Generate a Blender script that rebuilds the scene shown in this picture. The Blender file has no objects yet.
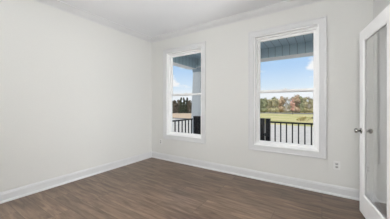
import bpy, bmesh, math, random
from mathutils import Vector, Matrix

C = bpy.context.scene.collection
S = bpy.context.scene

# ------------------------------------------------------------------ camera, sky, sun, exposure
cam_d = bpy.data.cameras.new('camera')
cam_d.sensor_width = 36.0
cam_d.lens = 193.0 / 390.0 * 36.0
cam_d.shift_y = -4.5 / 390.0
cam_d.clip_start = 0.02
cam_d.clip_end = 900
cam = bpy.data.objects.new('camera', cam_d)
C.objects.link(cam)
cam.location = (0, 0, 1.209)
cam.rotation_euler = (math.radians(90), 0, 0.5816)
S.camera = cam

world = bpy.data.worlds.new('sky')
S.world = world
world.use_nodes = True
wn, wl = world.node_tree.nodes, world.node_tree.links
wn.clear()
w_tc = wn.new('ShaderNodeTexCoord')
w_sep = wn.new('ShaderNodeSeparateXYZ')
wl.new(w_tc.outputs['Generated'], w_sep.inputs[0])
w_ramp = wn.new('ShaderNodeValToRGB')
r = w_ramp.color_ramp
r.elements[0].position = 0.0
r.elements[0].color = (0.80, 0.87, 0.92, 1)
r.elements[1].position = 1.0
r.elements[1].color = (0.40, 0.45, 0.50, 1)
for p, c in ((0.05, (0.90, 0.94, 0.97, 1)), (0.088, (0.68, 0.82, 0.95, 1)), (0.17, (0.475, 0.68, 0.93, 1)), (0.23, (0.38, 0.61, 0.90, 1)), (0.36, (0.42, 0.56, 0.72, 1))):
    e = r.elements.new(p); e.color = c
wl.new(w_sep.outputs['Z'], w_ramp.inputs[0])
w_map = wn.new('ShaderNodeMapping')
w_map.inputs['Scale'].default_value = (9, 9, 26.0)
w_map.inputs['Location'].default_value = (0.35, 0.2, 0.0)
wl.new(w_tc.outputs['Generated'], w_map.inputs[0])
w_noise = wn.new('ShaderNodeTexNoise')
w_noise.inputs['Scale'].default_value = 1.0
w_noise.inputs['Detail'].default_value = 6
w_noise.inputs['Roughness'].default_value = 0.55
wl.new(w_map.outputs[0], w_noise.inputs['Vector'])
# two cloud banks standing over the field: one to the right, one over the woods on the left
def math_node(op, a_, b_=None, c_=None):
    m_ = wn.new('ShaderNodeMath'); m_.operation = op
    for k_, v_ in enumerate((a_, b_, c_)):
        if v_ is None: continue
        if isinstance(v_, (int, float)): m_.inputs[k_].default_value = v_
        else: wl.new(v_, m_.inputs[k_])
    return m_.outputs[0]
cover = math_node('MULTIPLY_ADD', w_noise.outputs[0], 1.5, -0.68)
for direction, size, tall, amount in (((-0.018, 0.983, 0.172), 0.085, 0.045, 0.55), ((-0.04, 0.99, 0.125), 0.06, 0.012, 0.40), ((-0.66, 0.742, 0.118), 0.075, 0.05, 0.55), ((-0.60, 0.79, 0.20), 0.09, 0.02, 0.30)):
    w_sub = wn.new('ShaderNodeVectorMath'); w_sub.operation = 'SUBTRACT'
    wl.new(w_tc.outputs['Generated'], w_sub.inputs[0]); w_sub.inputs[1].default_value = direction
    w_scl = wn.new('ShaderNodeVectorMath'); w_scl.operation = 'MULTIPLY'
    wl.new(w_sub.outputs[0], w_scl.inputs[0]); w_scl.inputs[1].default_value = (1/size, 1/size, 1/tall)
    w_len = wn.new('ShaderNodeVectorMath'); w_len.operation = 'LENGTH'; wl.new(w_scl.outputs[0], w_len.inputs[0])
    bank = math_node('MULTIPLY', math_node('MAXIMUM', math_node('SUBTRACT', 1.0, w_len.outputs['Value']), 0.0), amount)
    cover = math_node('ADD', cover, bank)
w_cr = wn.new('ShaderNodeValToRGB')
w_cr.color_ramp.elements[0].position = 0.26
w_cr.color_ramp.elements[1].position = 0.46
wl.new(cover, w_cr.inputs[0])
w_mix = wn.new('ShaderNodeMix'); w_mix.data_type = 'RGBA'
wl.new(w_cr.outputs[0], w_mix.inputs[0])
wl.new(w_ramp.outputs[0], w_mix.inputs[6])
w_mix.inputs[7].default_value = (0.92, 0.94, 0.97, 1)
w_bg = wn.new('ShaderNodeBackground')
w_bg.inputs['Strength'].default_value = 1.0
wl.new(w_mix.outputs[2], w_bg.inputs[0])
w_out = wn.new('ShaderNodeOutputWorld')
wl.new(w_bg.outputs[0], w_out.inputs[0])

sun_d = bpy.data.lights.new('sun', 'SUN')
sun_d.energy = 3.0
sun_d.angle = math.radians(0.6)
sun_d.color = (1.0, 0.95, 0.88)
sun = bpy.data.objects.new('sun', sun_d)
C.objects.link(sun)
sun.location = (6, -12, 14)
sun.rotation_euler = Vector((-0.35, 0.75, -0.95)).to_track_quat('-Z', 'Y').to_euler()

S.view_settings.view_transform = 'Standard'
S.view_settings.look = 'None'
S.view_settings.gamma = 1.0
S.view_settings.use_curve_mapping = False
S.view_settings.exposure = 0.0
ROOM_FILL = 78.0        # emission of the hanging globe added behind the camera for fill
HALL_FILL = 6.0         # emission of the fill lamp added in the hall
def fill_light(name, loc, rot, sx, sy, power, col):
    d = bpy.data.lights.new(name, 'AREA')
    d.shape = 'RECTANGLE'; d.size = sx; d.size_y = sy; d.energy = power; d.color = col
    o = bpy.data.objects.new(name, d); C.objects.link(o)
    o.location = loc; o.rotation_euler = rot
    return o
# added fill lights, out of view behind made-up left wall and hall windows
fill_light('fill_side_window', (-3.44, -0.20, 1.45), (0, math.radians(-90), 0), 1.75, 1.05, 69, (1.0, 1.0, 1.0))
fill_light('fill_hall_window', (2.13, 1.42, 0.85), (0, math.radians(90), 0), 1.3, 0.6, 121, (1.0, 1.0, 1.0))

# ------------------------------------------------------------------ helpers
class MB:
    def __init__(self):
        self.bm = bmesh.new()
    def box(self, x0, x1, y0, y1, z0, z1, bev=0.0):
        bm = bmesh.new()
        bmesh.ops.create_cube(bm, size=1.0)
        bmesh.ops.transform(bm, matrix=Matrix.Translation(((x0+x1)/2, (y0+y1)/2, (z0+z1)/2)) @ Matrix.Diagonal((abs(x1-x0), abs(y1-y0), abs(z1-z0), 1)), verts=bm.verts)
        if bev:
            bmesh.ops.bevel(bm, geom=bm.edges[:], offset=bev, segments=2, profile=0.5, affect='EDGES')
        self.merge(bm)
        return self
    def merge(self, other, mat=None):
        if mat is not None:
            bmesh.ops.transform(other, matrix=mat, verts=other.verts)
        me = bpy.data.meshes.new('tmp')
        other.to_mesh(me); other.free()
        self.bm.from_mesh(me)
        bpy.data.meshes.remove(me)
    def prism(self, pts, a, b, frame):
        """profile pts (u,v) swept from a to b; frame(u,v,t) gives the point"""
        n = len(pts)
        v0 = [self.bm.verts.new(frame(u, v, a)) for u, v in pts]
        v1 = [self.bm.verts.new(frame(u, v, b)) for u, v in pts]
        for i in range(n):
            j = (i+1) % n
            self.bm.faces.new((v0[i], v0[j], v1[j], v1[i]))
        self.bm.faces.new(v0[::-1]); self.bm.faces.new(v1)
        return self
    def frame_sweep(self, pts, x0, x1, z0, z1, y):
        """mitred rectangular frame; pts are (outward from opening, toward the room)"""
        n = len(pts)
        rings = []
        for sx, sz in ((-1, -1), (1, -1), (1, 1), (-1, 1)):
            cx = x0 if sx < 0 else x1; cz = z0 if sz < 0 else z1
            rings.append([self.bm.verts.new((cx+sx*o, y-d, cz+sz*o)) for o, d in pts])
        for k in range(4):
            A, B = rings[k], rings[(k+1) % 4]
            for i in range(n):
                j = (i+1) % n
                self.bm.faces.new((A[i], A[j], B[j], B[i]))
        return self
    def lathe(self, prof, axis_o, axis_d, seg=20):
        d = Vector(axis_d).normalized()
        q = d.to_track_quat('Z', 'Y').to_matrix()
        o = Vector(axis_o)
        rings = []
        for rr, h in prof:
            if rr < 1e-6:
                rings.append([self.bm.verts.new(o + d*h)])
            else:
                rings.append([self.bm.verts.new(o + q @ Vector((rr*math.cos(2*math.pi*k/seg), rr*math.sin(2*math.pi*k/seg), h))) for k in range(seg)])
        for A, B in zip(rings, rings[1:]):
            for k in range(seg):
                k2 = (k+1) % seg
                if len(A) == 1 and len(B) == 1: continue
                if len(A) == 1: self.bm.faces.new((A[0], B[k2], B[k]))
                elif len(B) == 1: self.bm.faces.new((A[k], A[k2], B[0]))
                else: self.bm.faces.new((A[k], A[k2], B[k2], B[k]))
        return self
    def taper(self, cx, cy, z0, z1, r0, r1):
        """square tapered post"""
        lo = [self.bm.verts.new((cx+sx*r0, cy+sy*r0, z0)) for sx, sy in ((-1,-1),(1,-1),(1,1),(-1,1))]
        hi = [self.bm.verts.new((cx+sx*r1, cy+sy*r1, z1)) for sx, sy in ((-1,-1),(1,-1),(1,1),(-1,1))]
        for k in range(4):
            j = (k+1) % 4
            self.bm.faces.new((lo[k], lo[j], hi[j], hi[k]))
        self.bm.faces.new(lo[::-1]); self.bm.faces.new(hi)
        return self
    def tube(self, p, q, r0, r1, seg=6):
        p, q = Vector(p), Vector(q)
        return self.lathe([(0, 0), (r0, 0), (r1, (q-p).length), (0, (q-p).length)], p, q-p, seg)
    def build(self, name, mat, parent=None, smooth=False):
        bmesh.ops.recalc_face_normals(self.bm, faces=self.bm.faces)
        me = bpy.data.meshes.new(name)
        self.bm.to_mesh(me); self.bm.free()
        me.materials.append(mat)
        if smooth:
            for p in me.polygons: p.use_smooth = True
        o = bpy.data.objects.new(name, me)
        C.objects.link(o)
        if parent:
            o.parent = parent
            m = Matrix.Identity(4)
            p = parent
            while p:
                m = p.matrix_basis @ m; p = p.parent
            me.transform(m.inverted())
        return o

def empty(name, loc, rz=0.0):
    o = bpy.data.objects.new(name, None)
    o.empty_display_size = 0.1
    C.objects.link(o)
    o.location = loc; o.rotation_euler = (0, 0, rz)
    return o
def tag(o, label, cat, group=None, kind=None):
    o['label'] = label; o['category'] = cat
    if group: o['group'] = group
    if kind: o['kind'] = kind
    return o
def struct(o, label=None, cat=None):
    o['kind'] = 'structure'
    if label: o['label'] = label
    if cat: o['category'] = cat
    return o

# ------------------------------------------------------------------ materials
def principled(name, col, rough=0.5, metal=0.0, spec=0.5):
    m = bpy.data.materials.new(name); m.use_nodes = True
    b = m.node_tree.nodes['Principled BSDF']
    b.inputs['Base Color'].default_value = (*col, 1)
    b.inputs['Roughness'].default_value = rough
    b.inputs['Metallic'].default_value = metal
    b.inputs['Specular IOR Level'].default_value = spec
    return m
def noisy(name, c1, c2, scale=8.0, rough=0.6, bump=0.0, detail=4, stretch=(1, 1, 1), spec=0.5, lo=0.35, hi=0.65):
    m = principled(name, c1, rough, 0, spec)
    n, l = m.node_tree.nodes, m.node_tree.links
    b = n['Principled BSDF']
    tc = n.new('ShaderNodeTexCoord'); mp = n.new('ShaderNodeMapping')
    mp.inputs['Scale'].default_value = stretch
    l.new(tc.outputs['Object'], mp.inputs[0])
    ns = n.new('ShaderNodeTexNoise'); ns.inputs['Scale'].default_value = scale; ns.inputs['Detail'].default_value = detail
    l.new(mp.outputs[0], ns.inputs['Vector'])
    cr = n.new('ShaderNodeValToRGB')
    cr.color_ramp.elements[0].color = (*c1, 1); cr.color_ramp.elements[1].color = (*c2, 1)
    cr.color_ramp.elements[0].position = lo; cr.color_ramp.elements[1].position = hi
    l.new(ns.outputs[0], cr.inputs[0]); l.new(cr.outputs[0], b.inputs['Base Color'])
    if bump:
        bp = n.new('ShaderNodeBump'); bp.inputs['Strength'].default_value = bump; bp.inputs['Distance'].default_value = 0.01
        l.new(ns.outputs[0], bp.inputs['Height']); l.new(bp.outputs[0], b.inputs['Normal'])
    return m

M_wall = noisy('wall_paint', (0.672, 0.675, 0.657), (0.687, 0.690, 0.672), 90, 0.7, 0.03, spec=0.3)
M_ceil = noisy('ceiling_paint', (0.865, 0.88, 0.905), (0.88, 0.895, 0.92), 120, 0.85, 0.03, spec=0.2)
M_trim = noisy('trim_paint', (0.645, 0.652, 0.662), (0.665, 0.672, 0.682), 6, 0.35)
M_vinyl = noisy('window_vinyl', (0.91, 0.915, 0.92), (0.93, 0.935, 0.94), 8, 0.35)
M_door = noisy('door_paint', (0.90, 0.90, 0.90), (0.92, 0.92, 0.92), 6, 0.35)
M_chrome = principled('satin_nickel', (0.40, 0.39, 0.37), 0.13, 1.0)
M_plate = principled('outlet_plastic', (0.73, 0.73, 0.73), 0.35)
M_socket = principled('outlet_face', (0.44, 0.44, 0.44), 0.4)
M_slot = principled('socket_slot', (0.02, 0.02, 0.02), 0.6)
M_black = noisy('black_metal', (0.006, 0.007, 0.011), (0.011, 0.012, 0.017), 20, 0.5, spec=0.15)
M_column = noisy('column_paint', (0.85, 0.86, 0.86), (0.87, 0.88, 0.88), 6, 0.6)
M_beam = noisy('beam_paint', (0.88, 0.87, 0.84), (0.90, 0.89, 0.86), 6, 0.6)
M_conc = noisy('concrete', (0.56, 0.53, 0.50), (0.64, 0.61, 0.58), 3, 0.9, 0.1)
M_porch = noisy('porch_concrete', (0.42, 0.42, 0.42), (0.5, 0.5, 0.5), 5, 0.85, 0.1)
M_asph = noisy('asphalt', (0.035, 0.035, 0.04), (0.07, 0.07, 0.075), 9, 0.9)
M_siding = principled('siding_paint', (0.6, 0.62, 0.63), 0.7)
M_bark = noisy('bark', (0.10, 0.075, 0.055), (0.22, 0.18, 0.14), 6, 0.9, 0.3, stretch=(1, 1, 0.25))
M_greybark = noisy('grey_bark', (0.46, 0.43, 0.40), (0.60, 0.57, 0.53), 6, 0.9, 0.3, stretch=(1, 1, 0.25))
M_log = noisy('dark_wood', (0.012, 0.011, 0.010), (0.03, 0.026, 0.022), 6, 0.9)
M_frost = principled('fill_lamp_glass', (0.9, 0.9, 0.9), 0.4)
b = M_frost.node_tree.nodes['Principled BSDF']
b.inputs['Emission Color'].default_value = (1.0, 0.99, 0.97, 1); b.inputs['Emission Strength'].default_value = ROOM_FILL
M_frost2 = M_frost.copy(); M_frost2.name = 'fill_lamp_glass_hall'
M_frost2.node_tree.nodes['Principled BSDF'].inputs['Emission Strength'].default_value = HALL_FILL

def glass(name, tint, f0=0.04):
    m = bpy.data.materials.new(name); m.use_nodes = True
    n, l = m.node_tree.nodes, m.node_tree.links
    n.clear()
    geo = n.new('ShaderNodeNewGeometry')
    dot = n.new('ShaderNodeVectorMath'); dot.operation = 'DOT_PRODUCT'
    l.new(geo.outputs['Incoming'], dot.inputs[0]); l.new(geo.outputs['Normal'], dot.inputs[1])
    ab = n.new('ShaderNodeMath'); ab.operation = 'ABSOLUTE'; l.new(dot.outputs['Value'], ab.inputs[0])
    om = n.new('ShaderNodeMath'); om.operation = 'SUBTRACT'; om.inputs[0].default_value = 1; l.new(ab.outputs[0], om.inputs[1])
    pw = n.new('ShaderNodeMath'); pw.operation = 'POWER'; l.new(om.outputs[0], pw.inputs[0]); pw.inputs[1].default_value = 5
    ma = n.new('ShaderNodeMath'); ma.operation = 'MULTIPLY_ADD'; l.new(pw.outputs[0], ma.inputs[0]); ma.inputs[1].default_value = 1-f0; ma.inputs[2].default_value = f0
    tr = n.new('ShaderNodeBsdfTransparent'); tr.inputs[0].default_value = (*tint, 1)
    gl = n.new('ShaderNodeBsdfGlossy'); gl.inputs['Roughness'].default_value = 0.0; gl.inputs[0].default_value = (1, 1, 1, 1)
    mx = n.new('ShaderNodeMixShader'); l.new(ma.outputs[0], mx.inputs[0]); l.new(tr.outputs[0], mx.inputs[1]); l.new(gl.outputs[0], mx.inputs[2])
    out = n.new('ShaderNodeOutputMaterial'); l.new(mx.outputs[0], out.inputs[0])
    return m
M_glass = glass('window_glass', (0.99, 0.99, 0.99), 0.014)
M_doorglass = glass('door_glass', (0.975, 0.975, 0.975))

def floor_mat():
    m = principled('plank_floor', (0.2, 0.14, 0.1), 0.33, 0, 0.42)
    n, l = m.node_tree.nodes, m.node_tree.links
    b = n['Principled BSDF']
    tc = n.new('ShaderNodeTexCoord')
    br = n.new('ShaderNodeTexBrick')
    br.inputs['Color1'].default_value = (0.0, 0.0, 0.0, 1); br.inputs['Color2'].default_value = (1, 1, 1, 1)
    br.inputs['Mortar'].default_value = (0.5, 0.5, 0.5, 1)
    br.inputs['Scale'].default_value = 1.0; br.inputs['Brick Width'].default_value = 1.22; br.inputs['Row Height'].default_value = 0.18
    br.inputs['Mortar Size'].default_value = 0.0022; br.inputs['Mortar Smooth'].default_value = 0.2
    br.offset = 0.37; br.offset_frequency = 3
    l.new(tc.outputs['Object'], br.inputs['Vector'])
    # long grain, different on every plank
    mp = n.new('ShaderNodeMapping'); mp.inputs['Scale'].default_value = (1.6, 13, 1)
    l.new(tc.outputs['Object'], mp.inputs[0])
    sh = n.new('ShaderNodeVectorMath'); sh.operation = 'SCALE'; l.new(br.outputs['Color'], sh.inputs[0]); sh.inputs['Scale'].default_value = 7.0
    ad = n.new('ShaderNodeVectorMath'); ad.operation = 'ADD'; l.new(mp.outputs[0], ad.inputs[0]); l.new(sh.outputs[0], ad.inputs[1])
    ns = n.new('ShaderNodeTexNoise'); ns.inputs['Scale'].default_value = 1.6; ns.inputs['Detail'].default_value = 8; ns.inputs['Roughness'].default_value = 0.62; ns.inputs['Distortion'].default_value = 0.6
    l.new(ad.outputs[0], ns.inputs['Vector'])
    cr = n.new('ShaderNodeValToRGB')
    e = cr.color_ramp.elements
    e[0].position = 0.28; e[0].color = (0.062, 0.036, 0.022, 1)
    e[1].position = 0.75; e[1].color = (0.285, 0.200, 0.138, 1)
    x = e.new(0.46); x.color = (0.142, 0.093, 0.063, 1)
    x = e.new(0.58); x.color = (0.200, 0.137, 0.094, 1)
    l.new(ns.outputs[0], cr.inputs[0])
    # plank to plank tone
    hs = n.new('ShaderNodeMix'); hs.data_type = 'RGBA'; hs.blend_type = 'MULTIPLY'; hs.inputs[0].default_value = 1.0
    tone = n.new('ShaderNodeMapRange'); tone.inputs['To Min'].default_value = 0.86; tone.inputs['To Max'].default_value = 1.10
    l.new(br.outputs['Color'], tone.inputs[0])
    l.new(cr.outputs[0], hs.inputs[6]); l.new(tone.outputs[0], hs.inputs[7])
    sm = n.new('ShaderNodeMix'); sm.data_type = 'RGBA'
    l.new(br.outputs['Fac'], sm.inputs[0]); l.new(hs.outputs[2], sm.inputs[6]); sm.inputs[7].default_value = (0.06, 0.042, 0.032, 1)
    l.new(sm.outputs[2], b.inputs['Base Color'])
    bp = n.new('ShaderNodeBump'); bp.inputs['Strength'].default_value = 0.08; bp.inputs['Distance'].default_value = 0.004
    l.new(ns.outputs[0], bp.inputs['Height']); l.new(bp.outputs[0], b.inputs['Normal'])
    return m
M_floor = floor_mat()

def board_mat(name, axis, pitch, c, groove):
    """painted panel boards with a narrow groove at every pitch along the axis"""
    m = principled(name, c, 0.55)
    n, l = m.node_tree.nodes, m.node_tree.links
    b = n['Principled BSDF']
    tc = n.new('ShaderNodeTexCoord'); sp = n.new('ShaderNodeSeparateXYZ'); l.new(tc.outputs['Object'], sp.inputs[0])
    dv = n.new('ShaderNodeMath'); dv.operation = 'DIVIDE'; l.new(sp.outputs[axis], dv.inputs[0]); dv.inputs[1].default_value = pitch
    fr = n.new('ShaderNodeMath'); fr.operation = 'FRACT'; l.new(dv.outputs[0], fr.inputs[0])
    lt = n.new('ShaderNodeMath'); lt.operation = 'LESS_THAN'; l.new(fr.outputs[0], lt.inputs[0]); lt.inputs[1].default_value = 0.085
    mx = n.new('ShaderNodeMix'); mx.data_type = 'RGBA'; l.new(lt.outputs[0], mx.inputs[0])
    mx.inputs[6].default_value = (*c, 1); mx.inputs[7].default_value = (*groove, 1)
    l.new(mx.outputs[2], b.inputs['Base Color'])
    return m
BLUE, GROOVE = (0.42, 0.55, 0.61), (0.20, 0.27, 0.32)
M_pceil = board_mat('porch_boards', 'X', 0.142, BLUE, GROOVE)
M_pside = board_mat('porch_side_boards', 'Y', 0.142, BLUE, GROOVE)

def field_mat():
    m = principled('field_grass', (0.5, 0.5, 0.25), 0.95, 0, 0.1)
    n, l = m.node_tree.nodes, m.node_tree.links
    b = n['Principled BSDF']
    tc = n.new('ShaderNodeTexCoord')
    ns = n.new('ShaderNodeTexNoise'); ns.inputs['Scale'].default_value = 0.14; ns.inputs['Detail'].default_value = 8; ns.inputs['Roughness'].default_value = 0.65
    l.new(tc.outputs['Object'], ns.inputs['Vector'])
    cr = n.new('ShaderNodeValToRGB'); e = cr.color_ramp.elements
    e[0].position = 0.36; e[0].color = (0.42, 0.41, 0.16, 1)
    e[1].position = 0.66; e[1].color = (0.70, 0.58, 0.36, 1)
    x = e.new(0.5); x.color = (0.60, 0.55, 0.26, 1)
    l.new(ns.outputs[0], cr.inputs[0])
    # bare tan soil on the far left of the field
    sp = n.new('ShaderNodeSeparateXYZ'); l.new(tc.outputs['Object'], sp.inputs[0])
    ma = n.new('ShaderNodeMath'); ma.operation = 'MULTIPLY_ADD'; l.new(ns.outputs[0], ma.inputs[0]); ma.inputs[1].default_value = 12; l.new(sp.outputs['X'], ma.inputs[2])
    mr = n.new('ShaderNodeMapRange'); mr.inputs['From Min'].default_value = 9; mr.inputs['From Max'].default_value = 4
    mr.inputs['To Min'].default_value = 0; mr.inputs['To Max'].default_value = 1
    l.new(ma.outputs[0], mr.inputs[0])
    # tan only towards the left: weigh X against Y
    mx = n.new('ShaderNodeMix'); mx.data_type = 'RGBA'
    sub = n.new('ShaderNodeMath'); sub.operation = 'MULTIPLY_ADD'; l.new(sp.outputs['Y'], sub.inputs[0]); sub.inputs[1].default_value = 0.45; l.new(ma.outputs[0], sub.inputs[2])
    l.new(sub.outputs[0], mr.inputs[0])
    l.new(mr.outputs[0], mx.inputs[0]); l.new(cr.outputs[0], mx.inputs[6]); mx.inputs[7].default_value = (0.62, 0.47, 0.34, 1)
    l.new(mx.outputs[2], b.inputs['Base Color'])
    return m
M_field = field_mat()

# ------------------------------------------------------------------ the room
XL, XR, YW, YB, H = -3.313, 0.530, 3.200, -1.0, 2.74
HX = 2.0              # far side of the hall
HOLE_Y0, HOLE_Y1, HOLE_H = 1.30, 2.10, 2.06

struct(MB().box(XL-0.2, XR, YB-0.2, YW+0.18, -0.15, 0.0).build('floor', M_floor))
struct(MB().box(XR, HX, YB-0.2, YW+0.18, -0.15, 0.0).build('floor_hall', M_floor))
struct(MB().box(XL-0.2, HX+0.2, YB-0.2, YW+0.18, H, H+0.4).build('ceiling', M_ceil))
def wall_with_hole(x0, x1, y0, y1, hy0, hy1, hz0, hz1):
    return MB().box(x0, x1, y0, hy0, 0, H).box(x0, x1, hy1, y1, 0, H).box(x0, x1, hy0, hy1, 0, hz0).box(x0, x1, hy0, hy1, hz1, H)
W3 = (-0.74, 0.34, 0.56, 2.34); W4 = (1.11, 1.73, 0.18, 1.52)  # openings for the added side and hall windows
struct(wall_with_hole(XL-0.16, XL, YB, YW, *W3).build('wall_left', M_wall))
struct(MB().box(XL-0.16, HX+0.16, YB-0.16, YB, 0, H).build('wall_back', M_wall))
W1 = (-2.850, -1.950); W2 = (-0.937, -0.034); WZ = (0.555, 2.337)
mw = MB()
for a, c in ((XL-0.16, W1[0]), (W1[1], W2[0]), (W2[1], HX+0.16)):
    mw.box(a, c, YW, YW+0.16, 0, H)
for a, c in (W1, W2):
    mw.box(a, c, YW, YW+0.16, 0, WZ[0]); mw.box(a, c, YW, YW+0.16, WZ[1], H)
struct(mw.build('wall_front', M_wall))
mr_ = MB()
mr_.box(XR, XR+0.12, HOLE_Y1, YW, 0, H).box(XR, XR+0.12, YB, HOLE_Y0, 0, H).box(XR, XR+0.12, HOLE_Y0, HOLE_Y1, HOLE_H, H)
struct(mr_.build('wall_right', M_wall))
struct(wall_with_hole(HX, HX+0.16, YB, YW, *W4).build('wall_hall', M_wall))

# skirting boards: shoe, flat face, stepped cap
BASE = [(0, 0), (0.030, 0), (0.030, 0.008), (0.027, 0.015), (0.021, 0.021), (0.013, 0.025), (0.013, 0.102), (0.010, 0.108), (0.010, 0.116), (0.006, 0.124), (0.003, 0.131), (0, 0.131)]
struct(MB().prism(BASE, YB, YW, lambda u, v, t: (XL+u, t, v)).build('baseboard_left', M_trim))
struct(MB().prism(BASE, XL, XR, lambda u, v, t: (t, YW-u, v)).build('baseboard_front', M_trim))
struct(MB().prism(BASE, HOLE_Y1+0.09, YW, lambda u, v, t: (XR-u, t, v)).build('baseboard_right', M_trim))
struct(MB().prism(BASE, XL, XR, lambda u, v, t: (t, YB+u, v)).build('baseboard_back', M_trim))
# crown mouldings
CR = [(0, 0), (0.008, 0), (0.010, 0.012), (0.018, 0.020), (0.030, 0.030), (0.046, 0.046), (0.058, 0.062), (0.064, 0.074), (0.076, 0.080), (0.078, 0.092), (0, 0.092)]
CZ = H-0.092
struct(MB().prism(CR, YB, YW, lambda u, v, t: (XL+u, t, CZ+v)).build('trim_1', M_trim))
struct(MB().prism(CR, XL, XR, lambda u, v, t: (t, YW-u, CZ+v)).build('trim_2', M_trim))
struct(MB().prism(CR, YB, YW, lambda u, v, t: (XR-u, t, CZ+v)).build('trim_3', M_trim))
struct(MB().prism(CR, XL, XR, lambda u, v, t: (t, YB+u, CZ+v)).build('trim_4', M_trim))
# casing and jamb of the doorway in the right wall
tc_ = MB()
for xa, xb in ((XR-0.018, XR), (XR+0.12, XR+0.138)):
    tc_.box(xa, xb, HOLE_Y1, HOLE_Y1+0.088, 0, HOLE_H+0.088, 0.003).box(xa, xb, HOLE_Y0-0.088, HOLE_Y0, 0, HOLE_H+0.088, 0.003).box(xa, xb, HOLE_Y0, HOLE_Y1, HOLE_H, HOLE_H+0.088, 0.003)
tc_.box(XR-0.004, XR+0.124, HOLE_Y1-0.012, HOLE_Y1, 0, HOLE_H).box(XR-0.004, XR+0.124, HOLE_Y0, HOLE_Y0+0.012, 0, HOLE_H).box(XR-0.004, XR+0.124, HOLE_Y0, HOLE_Y1, HOLE_H-0.012, HOLE_H)
struct(tc_.build('trim_5', M_trim))

# ------------------------------------------------------------------ windows
CAS = [(0.0, -0.01), (0.0, 0.010), (0.006, 0.014), (0.016, 0.014), (0.020, 0.012), (0.066, 0.016), (0.070, 0.021), (0.086, 0.021), (0.090, 0.017), (0.090, 0.0), (0.090, -0.001)]
def make_window(name, x0, x1, label):
    root = empty(name, ((x0+x1)/2, YW, WZ[0]))
    struct(root, label, 'window')
    z0, z1 = WZ
    MB().frame_sweep(CAS, x0, x1, z0, z1, YW).build('casing', M_trim, root)
    # jamb liner and outer frame
    j = MB()
    t = 0.014
    j.frame_sweep([(0, 0.002), (0, -0.16), (-t, -0.16), (-t, 0.002)], x0, x1, z0, z1, YW)
    j.build('jamb', M_vinyl, root)
    f = MB()
    f.frame_sweep([(-t, -0.062), (-t, -0.155), (-t-0.022, -0.155), (-t-0.022, -0.070), (-t-0.018, -0.062)], x0, x1, z0, z1, YW)
    f.build('window_frame', M_vinyl, root)
    a0, a1, c0, c1 = x0+t+0.020, x1-t-0.020, z0+t+0.012, z1-t-0.020
    zm = 1.428
    sashes = (('lower_sash', YW+0.072, c0, zm+0.024, 0.038), ('upper_sash', YW+0.106, zm-0.022, c1, 0.036))
    for nm, y, s0, s1, wd in sashes:
        s = MB()
        pr = [(0, 0), (0, -0.03), (-wd, -0.03), (-wd, -0.012), (-wd+0.006, -0.002), (-wd+0.010, 0)]
        s.frame_sweep(pr, a0, a1, s0, s1, y)
        so = s.build(nm, M_vinyl, root)
        MB().box(a0+wd-0.004, a1-wd+0.004, y+0.014, y+0.020, s0+wd-0.004, s1-wd+0.004).build('pane', M_glass, so)
    lk = MB().box((x0+x1)/2-0.03, (x0+x1)/2+0.03, YW+0.076, YW+0.100, zm+0.024, zm+0.032, 0.003)
    lk.box((x0+x1)/2-0.012, (x0+x1)/2+0.03, YW+0.074, YW+0.088, zm+0.032, zm+0.040, 0.003)
    lk.build('sash_lock', M_vinyl, root)
    return root
make_window('window_1', *W1, 'white framed double hung window nearest the room corner')
make_window('window_2', *W2, 'white framed double hung window nearest the glass door')

def added_side_window(name, xin, sgn, y0, y1, z0, z1, label):
    """added out-of-view window in a side wall: xin is the inner wall face, sgn points out of the house"""
    root = empty(name, (xin, (y0+y1)/2, z0))
    struct(root, label, 'window')
    def ring(m, xa, xb, a, b_):
        m.box(xa, xb, y0-a, y0+b_, z0-a, z1+a).box(xa, xb, y1-b_, y1+a, z0-a, z1+a).box(xa, xb, y0+b_, y1-b_, z0-a, z0+b_).box(xa, xb, y0+b_, y1-b_, z1-b_, z1+a)
        return m
    ring(MB(), xin-0.018*sgn, xin, 0.09, 0.0).build('casing', M_trim, root)
    f = ring(MB(), xin+0.05*sgn, xin+0.11*sgn, 0.0, 0.05)
    f.box(xin+0.055*sgn, xin+0.10*sgn, y0+0.05, y1-0.05, (z0+z1)/2-0.02, (z0+z1)/2+0.02)
    f.build('window_frame', M_vinyl, root)
    MB().box(xin+0.075*sgn, xin+0.081*sgn, y0+0.04, y1-0.04, z0+0.04, z1-0.04).build('pane', M_glass, root)
added_side_window('added_window_3', XL, -1, *W3, 'white framed window added out of view in the left wall for fill light')  # unseen window, added as an inlet for the side fill light
added_side_window('added_window_4', HX, 1, *W4, 'white framed window added out of view across the hall for fill light')  # unseen window, added as an inlet for the hall fill light

# ------------------------------------------------------------------ glass door, swung open against the right wall
DA = 0.1438
DW, DH, DT = 0.762, 2.022, 0.035
tipx, tipy = 0.3585, 2.872
hx, hy = tipx+DW*math.sin(DA), tipy-DW*math.cos(DA)
door = empty('door_1', (hx, hy, 0.008), DA)
struct(door, 'white full glass door swung open against the right wall', 'door')
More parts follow.
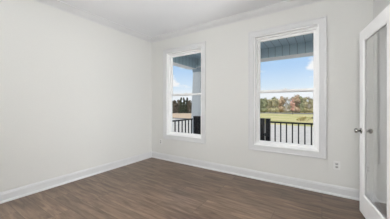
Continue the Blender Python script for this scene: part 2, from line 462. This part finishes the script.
# local frame: +y from hinge to free edge, x = 0 is the face towards the room, +x towards the wall
LOC = Matrix.Translation((hx, hy, 0.008)) @ Matrix.Rotation(DA, 4, 'Z')
def dpart(mb, name, mat, parent=door, smooth=False):
    bmesh.ops.transform(mb.bm, matrix=LOC, verts=mb.bm.verts)
    return mb.build(name, mat, parent, smooth)
ST, RB, RT = 0.108, 0.215, 0.115
dpart(MB().box(0, DT, 0, ST, 0, DH, 0.002), 'stile', M_door)
dpart(MB().box(0, DT, DW-ST, DW, 0, DH, 0.002), 'stile', M_door)
dpart(MB().box(0, DT, ST, DW-ST, 0, RB, 0.001), 'bottom_rail', M_door)
dpart(MB().box(0, DT, ST, DW-ST, DH-RT, DH, 0.001), 'top_rail', M_door)
gb = MB()
for xa, xb, sgn in ((0.0, 0.010, 1), (DT, DT-0.010, -1)):
    # sloped glazing bead around the pane
    yo0, yo1, zo0, zo1 = ST, DW-ST, RB, DH-RT
    w_ = 0.014
    ro = [gb.bm.verts.new((xa+0.002*sgn, y, z)) for y, z in ((yo0, zo0), (yo1, zo0), (yo1, zo1), (yo0, zo1))]
    ri = [gb.bm.verts.new((xb, y, z)) for y, z in ((yo0+w_, zo0+w_), (yo1-w_, zo0+w_), (yo1-w_, zo1-w_), (yo0+w_, zo1-w_))]
    for k in range(4):
        k2 = (k+1) % 4
        gb.bm.faces.new((ro[k], ro[k2], ri[k2], ri[k]))
dpart(gb, 'glazing_bead', M_door)
dpart(MB().box(DT/2-0.003, DT/2+0.003, ST-0.004, DW-ST+0.004, RB-0.004, DH-RT+0.004), 'pane', M_doorglass)
KZ = 0.922-0.008
KY = DW-0.060
KNOB = [(0.011, 0.004), (0.010, 0.022), (0.014, 0.028), (0.024, 0.034), (0.0275, 0.044), (0.026, 0.054), (0.018, 0.061), (0.008, 0.063), (0, 0.0635)]
ROSE = [(0, 0), (0.032, 0), (0.032, 0.004), (0.027, 0.009), (0.012, 0.011)]
for x, d in ((0.0, -1), (DT, 1)):
    k = dpart(MB().lathe(KNOB, (x, KY, KZ), (d, 0, 0)), 'knob', M_chrome, door, True)
    dpart(MB().lathe(ROSE, (x, KY, KZ), (d, 0, 0)), 'rose', M_chrome, k, True)
for z in (0.20, 1.0, 1.80):
    hb = MB().lathe([(0, 0), (0.007, 0), (0.007, 0.09), (0, 0.09)], (DT+0.006, -0.004, z), (0, 0, 1), 10)
    hb.box(DT-0.030, DT+0.002, -0.003, 0.0, z, z+0.09)
    dpart(hb, 'hinge', M_chrome)

# ------------------------------------------------------------------ outlets
def outlet(x, z, label):
    root = empty('wall_outlet', (x, YW, z))
    tag(root, label, 'outlet', 'wall outlets under the windows')
    MB().box(x-0.036, x+0.036, YW-0.006, YW, z-0.058, z+0.058, 0.003).build('cover_plate', M_plate, root)
    for dz in (-0.020, 0.020):
        s = MB().box(x-0.016, x+0.016, YW-0.0085, YW-0.004, z+dz-0.014, z+dz+0.014, 0.002).build('socket', M_socket, root)
        sl = MB()
        sl.box(x-0.008, x-0.005, YW-0.0090, YW-0.008, z+dz-0.003, z+dz+0.007)
        sl.box(x+0.005, x+0.008, YW-0.0090, YW-0.008, z+dz-0.003, z+dz+0.006)
        sl.box(x-0.003, x+0.003, YW-0.0090, YW-0.008, z+dz-0.010, z+dz-0.005)
        sl.build('slot', M_slot, s)
outlet(0.166, 0.400, 'white wall outlet between the right window and the glass door')
outlet(-3.020, 0.385, 'white wall outlet low in the corner, left of the left window')

# ------------------------------------------------------------------ added fill lamps (out of view)
def dome(x, y, rad, mat, label):
    root = empty('fill_ceiling_lamp', (x, y, H))
    tag(root, label, 'light')
    MB().lathe([(0, 0), (rad+0.02, 0), (rad+0.02, -0.025), (rad, -0.03), (0, -0.03)], (x, y, H), (0, 0, 1), 40).build('canopy', M_chrome, root, False)
    prof = [(rad, -0.028)]
    for i in range(1, 7):
        a = i/6*math.pi/2
        prof.append((rad*math.cos(a) if i < 6 else 0, -0.028-0.09*math.sin(a)))
    MB().lathe(prof, (x, y, H), (0, 0, 1), 40).build('diffuser', mat, root, True)
def globe(x, y, z, rad, mat, label):
    root = empty('fill_pendant', (x, y, H))
    tag(root, label, 'light')
    MB().lathe([(0, 0), (0.06, 0), (0.06, -0.02), (0.012, -0.028), (0.008, -0.03), (0.008, -(H-z-rad)), (0.03, -(H-z-rad)), (0.034, -(H-z-rad)-0.02), (0, -(H-z-rad)-0.02)], (x, y, H), (0, 0, 1), 20).build('stem', M_chrome, root, False)
    MB().lathe([(rad*math.sin(math.pi*k/16), -rad*math.cos(math.pi*k/16)) if 0 < k < 16 else (0, -rad*math.cos(math.pi*k/16)) for k in range(17)], (x, y, z), (0, 0, 1), 32).build('globe', mat, root, True)
globe(0.17, -0.30, 2.10, 0.15, M_frost, 'white hanging globe fill light added above and behind the viewer')
dome(1.32, 0.6, 0.22, M_frost2, 'round flush ceiling fill light added in the hall beyond the doorway')

# ------------------------------------------------------------------ porch
PF = -0.05            # porch floor level
GZ = -0.60            # yard level at the house
PC = 2.467            # porch ceiling
BZ = 2.25             # beam underside
struct(MB().box(-3.35, 3.4, YW+0.18, 4.95, GZ-0.3, PF).build('porch_floor', M_porch))
struct(MB().box(-2.90, 3.4, YW+0.16, 4.48, PC, PC+0.10).build('porch_ceiling', M_pceil))
struct(MB().box(-3.45, 3.6, YW+0.16, 5.15, PC+0.10, PC+0.64).build('porch_roof', M_siding))
bf = MB().box(-3.10, 3.4, 4.465, 4.80, BZ, PC+0.10)
struct(bf.build('porch_beam', M_beam))
struct(MB().box(-2.89, 3.4, 4.450, 4.465, BZ+0.004, PC).build('porch_beam_panel', M_pceil))
struct(MB().box(-3.15, -2.905, YW+0.16, 4.495, BZ-0.04, PC+0.10).build('porch_side_beam', M_beam))
struct(MB().box(-2.905, -2.890, YW+0.16, 4.450, BZ-0.036, PC).build('porch_side_panel', M_pside))
st_ = MB()
for i in range(3):
    st_.box(-2.68, -1.20, 4.95, 4.95+0.29*(3-i), GZ-0.2, GZ+0.1375*(i+1))
struct(st_.build('porch_steps', M_porch))
# exterior cladding under the roof: a plain band above the wall
struct(MB().box(XL-0.16, HX+0.16, YW+0.16, YW+0.18, -0.2, 0.40).build('wall_outside', M_siding))

col = empty('porch_column', (-2.93, 4.63, PF))
tag(col, 'pale blue-white tapered porch column at the corner of the porch', 'column')
MB().taper(-2.93, 4.63, PF+0.14, 2.13, 0.165, 0.110).build('shaft', M_column, col)
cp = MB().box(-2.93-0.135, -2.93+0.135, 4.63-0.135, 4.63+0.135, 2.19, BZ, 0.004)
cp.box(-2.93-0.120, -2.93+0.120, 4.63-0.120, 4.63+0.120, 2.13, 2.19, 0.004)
cp.build('capital', noisy('capital_shade_paint', (0.36, 0.44, 0.50), (0.38, 0.46, 0.52), 6, 0.6), col)  # darker than the shaft: shade on the capital put into its colour
MB().box(-2.93-0.185, -2.93+0.185, 4.63-0.185, 4.63+0.185, PF, PF+0.14, 0.006).build('base', M_column, col)

RZ = 0.848            # top of railings
def newel(xc, yc, label):
    root = empty('newel_post', (xc, yc, PF))
    tag(root, label, 'post', 'paired newel posts of the porch steps')
    for s in (-1, 1):
        u = MB().box(xc+s*0.061-0.048, xc+s*0.061+0.048, yc-0.044, yc+0.044, PF, 0.895, 0.003)
        uo = u.build('upright', M_black, root)
        c = MB().box(xc+s*0.061-0.051, xc+s*0.061+0.051, yc-0.048, yc+0.048, 0.889, 0.909, 0.004)
        c.build('cap', M_black, uo)
    for za, zb in ((0.515, 0.575), (0.06, 0.10)):
        MB().box(xc-0.024, xc+0.024, yc-0.02, yc+0.02, za, zb).build('spacer', M_black, root)
newel(-1.068, 4.50, 'black paired newel post at the left end of the front railing')
newel(-2.80, 4.385, 'black paired newel post in front of the tapered column')

def railing(p, q, pitch, label, first=0.07):
    p, q = Vector((*p, 0)), Vector((*q, 0))
    d = (q-p); L = d.length; d.normalize()
    ang = math.atan2(d.y, d.x)
    root = empty('porch_railing', (p.x, p.y, PF), ang)
    tag(root, label, 'railing')
    m = Matrix.Translation((p.x, p.y, 0)) @ Matrix.Rotation(ang, 4, 'Z')
    def part(mb, name):
        bmesh.ops.transform(mb.bm, matrix=m, verts=mb.bm.verts)
        return mb.build(name, M_black, root)
    part(MB().box(0, L, -0.024, 0.024, RZ-0.034, RZ, 0.004), 'top_rail')
    part(MB().box(0, L, -0.018, 0.018, 0.04, 0.075, 0.003), 'bottom_rail')
    for s in (0.3, L-0.3):
        part(MB().box(s-0.02, s+0.02, -0.015, 0.015, PF, 0.045), 'foot')
    t = first
    while t < L-0.03:
        part(MB().box(t-0.0115, t+0.0115, -0.0115, 0.0115, 0.07, RZ-0.03), 'baluster')
        t += pitch
railing((-0.952, 4.50), (2.20, 4.50), 0.1135, 'black metal railing along the front of the porch, right of the steps', 0.096)
railing((-2.93, YW+0.18), (-2.93, 4.325), 0.14, 'black metal railing at the end of the porch, behind the left window')

# ------------------------------------------------------------------ yard, street, field
def gz(x, y):
    z = GZ
    if y > 22: z -= 0.0224*(y-22)
    if x < -15: z -= 0.024*(-x-15)*min(1.0, max(0.0, (y-20)/25.0))
    return z
def terrain(name, x0, x1, y0, y1, nx, ny, mat, dz=0.0):
    mb = MB(); bm = mb.bm
    g = [[bm.verts.new((x0+(x1-x0)*i/nx, y0+(y1-y0)*j/ny, gz(x0+(x1-x0)*i/nx, y0+(y1-y0)*j/ny)+dz)) for i in range(nx+1)] for j in range(ny+1)]
    for j in range(ny):
        for i in range(nx):
            bm.faces.new((g[j][i], g[j][i+1], g[j+1][i+1], g[j+1][i]))
    return mb.build(name, mat, None, True)
struct(terrain('field', -130, 60, 17.5, 190, 60, 60, M_field))
struct(MB().box(-40, 30, 4.6, 18.6, GZ-0.3, GZ+0.02).build('driveway', M_conc))
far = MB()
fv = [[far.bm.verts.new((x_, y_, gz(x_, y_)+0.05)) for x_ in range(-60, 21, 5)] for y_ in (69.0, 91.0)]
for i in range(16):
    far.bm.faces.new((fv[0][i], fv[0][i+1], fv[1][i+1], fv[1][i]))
struct(far.build('far_strip', noisy('strip_grey', (0.17, 0.165, 0.165), (0.25, 0.24, 0.24), 0.6, 0.9)))  # grey strip across the field at the foot of the tree line
struct(MB().box(-45, -9.5, 19.9, 21.0, GZ-0.2, GZ+0.03).build('street_edge', M_asph))
struct(MB().box(-45, -9.0, 18.6, 19.9, GZ-0.2, GZ+0.02).build('sidewalk', M_conc))

# ------------------------------------------------------------------ trees
def leaf_cloud(mb, rnd, lumps, n, size):
    """irregular crown: lumpy cores with leaf sprays over them"""
    for (cx, cy, cz, rx, rz) in lumps:
        bm = bmesh.new()
        bmesh.ops.create_icosphere(bm, subdivisions=2, radius=1.0)
        for v in bm.verts:
            k = 0.78+0.3*rnd.random()
            v.co = Vector((cx+v.co.x*rx*k*0.8, cy+v.co.y*rx*k*0.8, cz+v.co.z*rz*k*0.8))
        mb.merge(bm)
        for _ in range(n):
            d = Vector((rnd.gauss(0, 1), rnd.gauss(0, 1), rnd.gauss(0, 1))).normalized()
            p = Vector((cx+d.x*rx, cy+d.y*rx, cz+d.z*rz))*1.0
            p += Vector((rnd.uniform(-.2, .2), rnd.uniform(-.2, .2), rnd.uniform(-.2, .2)))*rx
            a = Vector((rnd.gauss(0, 1), rnd.gauss(0, 1), rnd.gauss(0, 1))).normalized()*size*rnd.uniform(.6, 1.3)
            c = a.orthogonal().normalized()*size*rnd.uniform(.3, .7)
            vs = [mb.bm.verts.new(p-a), mb.bm.verts.new(p+c), mb.bm.verts.new(p+a), mb.bm.verts.new(p-c)]
            mb.bm.faces.new(vs)
def make_tree(kind, h, w, leafmat, barkmat, seed, label, cat, group, shape='round'):
    rnd = random.Random(seed)
    root = empty(kind, (0, 0, 0))
    tag(root, label, cat, group)
    tr = MB()
    r0 = 0.028*h
    tr.tube((0, 0, -0.3), (0.02*h, 0, h*0.55), r0, r0*0.6)
    tr.tube((0.02*h, 0, h*0.54), (0, 0.02*h, h*0.93), r0*0.6, r0*0.15)
    nb = 16 if shape == 'bare' else 7
    for i in range(nb):
        z = h*rnd.uniform(0.25, 0.8); a = rnd.uniform(0, 6.28); ln = w*rnd.uniform(.35, .6)*(1.1-z/h*0.6)
        e = (math.cos(a)*ln, math.sin(a)*ln, z+ln*rnd.uniform(0.6, 1.1))
        tr.tube((0.02*h*z/h, 0, z), e, r0*0.32, r0*0.08, 5)
        if shape == 'bare':
            for _ in range(3):
                t = rnd.uniform(.35, .9)
                s = (e[0]*t, e[1]*t, z+(e[2]-z)*t)
                tr.tube(s, (s[0]+rnd.uniform(-.2, .2)*w, s[1]+rnd.uniform(-.2, .2)*w, s[2]+rnd.uniform(.05, .25)*w), r0*0.14, r0*0.05, 4)
    tr.build('trunk', barkmat, root)
    fo = MB()
    if shape == 'slim':
        lumps = []
        for i in range(11):
            t = i/10
            q = w*0.24*(1-abs(t-0.4))
            lumps.append((rnd.uniform(-1, 1)*q, rnd.uniform(-1, 1)*q, h*(0.30+0.64*t), w*0.17*(1.1-0.6*t), h*0.055))
        leaf_cloud(fo, rnd, lumps, 40, h*0.035)
    elif shape == 'pine':
        lumps = []
        for i in range(7):
            t = i/6
            lumps.append((rnd.uniform(-.06, .06)*w, rnd.uniform(-.06, .06)*w, h*(0.10+0.86*t), w*0.5*(1-0.80*t), h*0.10))
        leaf_cloud(fo, rnd, lumps, 60, h*0.045)
    elif shape == 'bare':
        lumps = [(rnd.uniform(-.3, .3)*w, rnd.uniform(-.3, .3)*w, h*rnd.uniform(.5, .9), 0.14*w, 0.07*h) for _ in range(6)]+[(rnd.uniform(-.35, .35)*w, rnd.uniform(-.3, .3)*w, h*.12, 0.24*w, 0.12*h) for _ in range(3)]
        leaf_cloud(fo, rnd, lumps, 20, h*0.03)
    else:
        lumps = [(0, 0, h*0.62, w*0.36, h*0.26), (0.1*w, 0, h*0.20, w*0.40, h*0.19), (-0.2*w, 0.1*w, h*0.16, w*0.30, h*0.16)]
        for _ in range(8):
            a = rnd.uniform(0, 6.28); q = rnd.uniform(.12, .32)*w
            lumps.append((math.cos(a)*q, math.sin(a)*q, h*rnd.uniform(.36, .86), w*rnd.uniform(.15, .24), h*rnd.uniform(.09, .14)))
        leaf_cloud(fo, rnd, lumps, 60, h*0.04)
    fo.build('foliage', leafmat, root)
    return root
def copy_tree(o):
    r_ = o.copy(); C.objects.link(r_)
    for ch in o.children:
        c = ch.copy(); C.objects.link(c); c.parent = r_
    return r_
L_green = noisy('leaf_green', (0.17, 0.20, 0.11), (0.46, 0.46, 0.27), 2.2, 0.9, spec=0.1)
L_olive = noisy('leaf_olive', (0.33, 0.31, 0.17), (0.64, 0.57, 0.36), 2.2, 0.9, spec=0.1)
L_rust = noisy('leaf_rust', (0.40, 0.28, 0.18), (0.68, 0.52, 0.36), 2.2, 0.9, spec=0.1)
L_pine = noisy('leaf_pine', (0.035, 0.048, 0.030), (0.085, 0.095, 0.055), 1.2, 0.9, spec=0.1)
L_brown = noisy('leaf_brown', (0.10, 0.085, 0.06), (0.19, 0.16, 0.12), 1.2, 0.9, spec=0.1)
L_twig = noisy('leaf_twig', (0.42, 0.38, 0.31), (0.58, 0.53, 0.45), 1.2, 0.9, spec=0.1)
L_mix = noisy('leaf_mix', (0.24, 0.21, 0.14), (0.50, 0.46, 0.34), 1.2, 0.9, spec=0.1)
L_red = noisy('leaf_red', (0.62, 0.34, 0.28), (0.78, 0.52, 0.43), 1.5, 0.9, spec=0.1)
right_kinds = [
    make_tree('green_tree', 6.9, 4.0, L_green, M_bark, 3, 'green round tree in the tree line seen through the right window', 'tree', 'green trees beyond the field'),
    make_tree('olive_tree', 6.5, 3.9, L_olive, M_bark, 5, 'yellow-olive tree in the tree line seen through the right window', 'tree', 'olive trees beyond the field'),
    make_tree('rust_tree', 7.3, 4.0, L_rust, M_bark, 8, 'rust-brown autumn tree in the tree line seen through the right window', 'tree', 'rust coloured trees beyond the field'),
    make_tree('bare_tree', 7.3, 3.6, L_twig, M_greybark, 12, 'pale bare tree in the tree line seen through the right window', 'tree', 'bare trees beyond the field', 'bare'),
]
left_kinds = [
    make_tree('pine_tree', 7.7, 3.3, L_pine, M_bark, 14, 'dark green pine in the woods seen through the left window', 'tree', 'pines behind the tan field', 'pine'),
    make_tree('brown_tree', 7.4, 3.3, L_brown, M_bark, 17, 'dark brown tree in the woods seen through the left window', 'tree', 'brown trees behind the tan field'),
]
rnd = random.Random(41)
used = set()
def plant(kinds, k, x, y, s):
    o = kinds[k]
    if (id(kinds), k) in used: o = copy_tree(o)
    used.add((id(kinds), k))
    o.location = (x, y, gz(x, y)); o.rotation_euler = (0, 0, rnd.uniform(0, 6.28)); o.scale = (s, s, s)
seq = [1, 3, 0, 1, 3, 0, 1, 2, 3, 1, 0, 3]
n = 0
for row in range(3):
    x = -33.0+1.4*row
    while x < 24:
        plant(right_kinds, seq[(n+4*row) % len(seq)], x, 95+5.8*row+rnd.uniform(-.3, .3), rnd.uniform(0.98, 1.10)+0.05*row)
        x += rnd.uniform(4.8, 5.1); n += 1
n = 0
for row in range(3):
    t = 0.5*row
    while t < 38:
        plant(left_kinds, [0, 1, 1, 0, 1][n % 5], -66+0.87*t-1.9*row+(0.4*row), 66+0.5*t+3.8*row, rnd.uniform(.84, .92)+0.05*row)
        t += rnd.uniform(3.95, 4.15); n += 1
plant(right_kinds, 2, -9.3, 90.2, 1.12)
def undergrowth(pts, h, mat, label, seed):
    """continuous leafy brush at the foot of the woods"""
    r_ = random.Random(seed); m = MB()
    lumps = []
    for (x0, y0), (x1, y1) in zip(pts, pts[1:]):
        k = int(math.hypot(x1-x0, y1-y0)/1.3)
        for q in range(k):
            u = q/k
            px, py = x0+(x1-x0)*u, y0+(y1-y0)*u+r_.uniform(-.4, .4)
            hh = h*r_.uniform(.75, 1.15)
            lumps.append((px, py, gz(px, py)+hh*0.42, 1.25, hh*0.56))
    leaf_cloud(m, r_, lumps, 30, 0.35)
    return tag(m.build('undergrowth', mat), label, 'brush', None, 'stuff')
undergrowth([(-44, 114), (32, 114)], 5.6, L_mix, 'pale olive and tan brush at the back of the tree line in the right window', 3)
undergrowth([(-76, 74), (-44, 92)], 4.6, L_brown, 'dark brown brush at the back of the woods in the left window', 4)
red = make_tree('young_tree', 4.4, 2.3, L_red, M_bark, 23, 'slim pinkish-red young tree standing in the field before the tree line', 'tree', None, 'slim')
red.location = (-6.9, 61.0, gz(-6.9, 61))
# weeds and a dark log in the near field
wr = random.Random(5)
weed = empty('weed_clump', (-1.95, 25.6, gz(-1.95, 25.6)))
tag(weed, 'straggly tan weed clump beyond the porch railing', 'weeds')
wm = MB()
for _ in range(26):
    px, py = wr.gauss(0, .28), wr.gauss(0, .25)
    wm.tube((-1.95+px*.7, 25.6+py*.7, weed.location.z-0.05), (-1.95+px*1.3, 25.6+py*1.3, weed.location.z+wr.uniform(.25, .6)), 0.02, 0.008, 5)
wm.build('stems', noisy('weed_stem', (0.30, 0.24, 0.10), (0.5, 0.42, 0.2), 4, 0.9), weed)
wf = MB()
leaf_cloud(wf, wr, [(-1.95+wr.gauss(0, .3), 25.6+wr.gauss(0, .25), weed.location.z+wr.uniform(.2, .5), .12, .12) for _ in range(9)], 14, 0.07)
wf.build('leaves', noisy('weed_leaf', (0.42, 0.36, 0.14), (0.6, 0.5, 0.24), 4, 0.9), weed)
lx, ly = -1.4, 34.8
lg = MB().tube((lx, ly, gz(lx, ly)+0.09), (lx+2.2, ly-0.15, gz(lx, ly)+0.09), 0.12, 0.10, 10)
tag(lg.build('log', M_log), 'dark log lying in the grass beyond the railing', 'log')
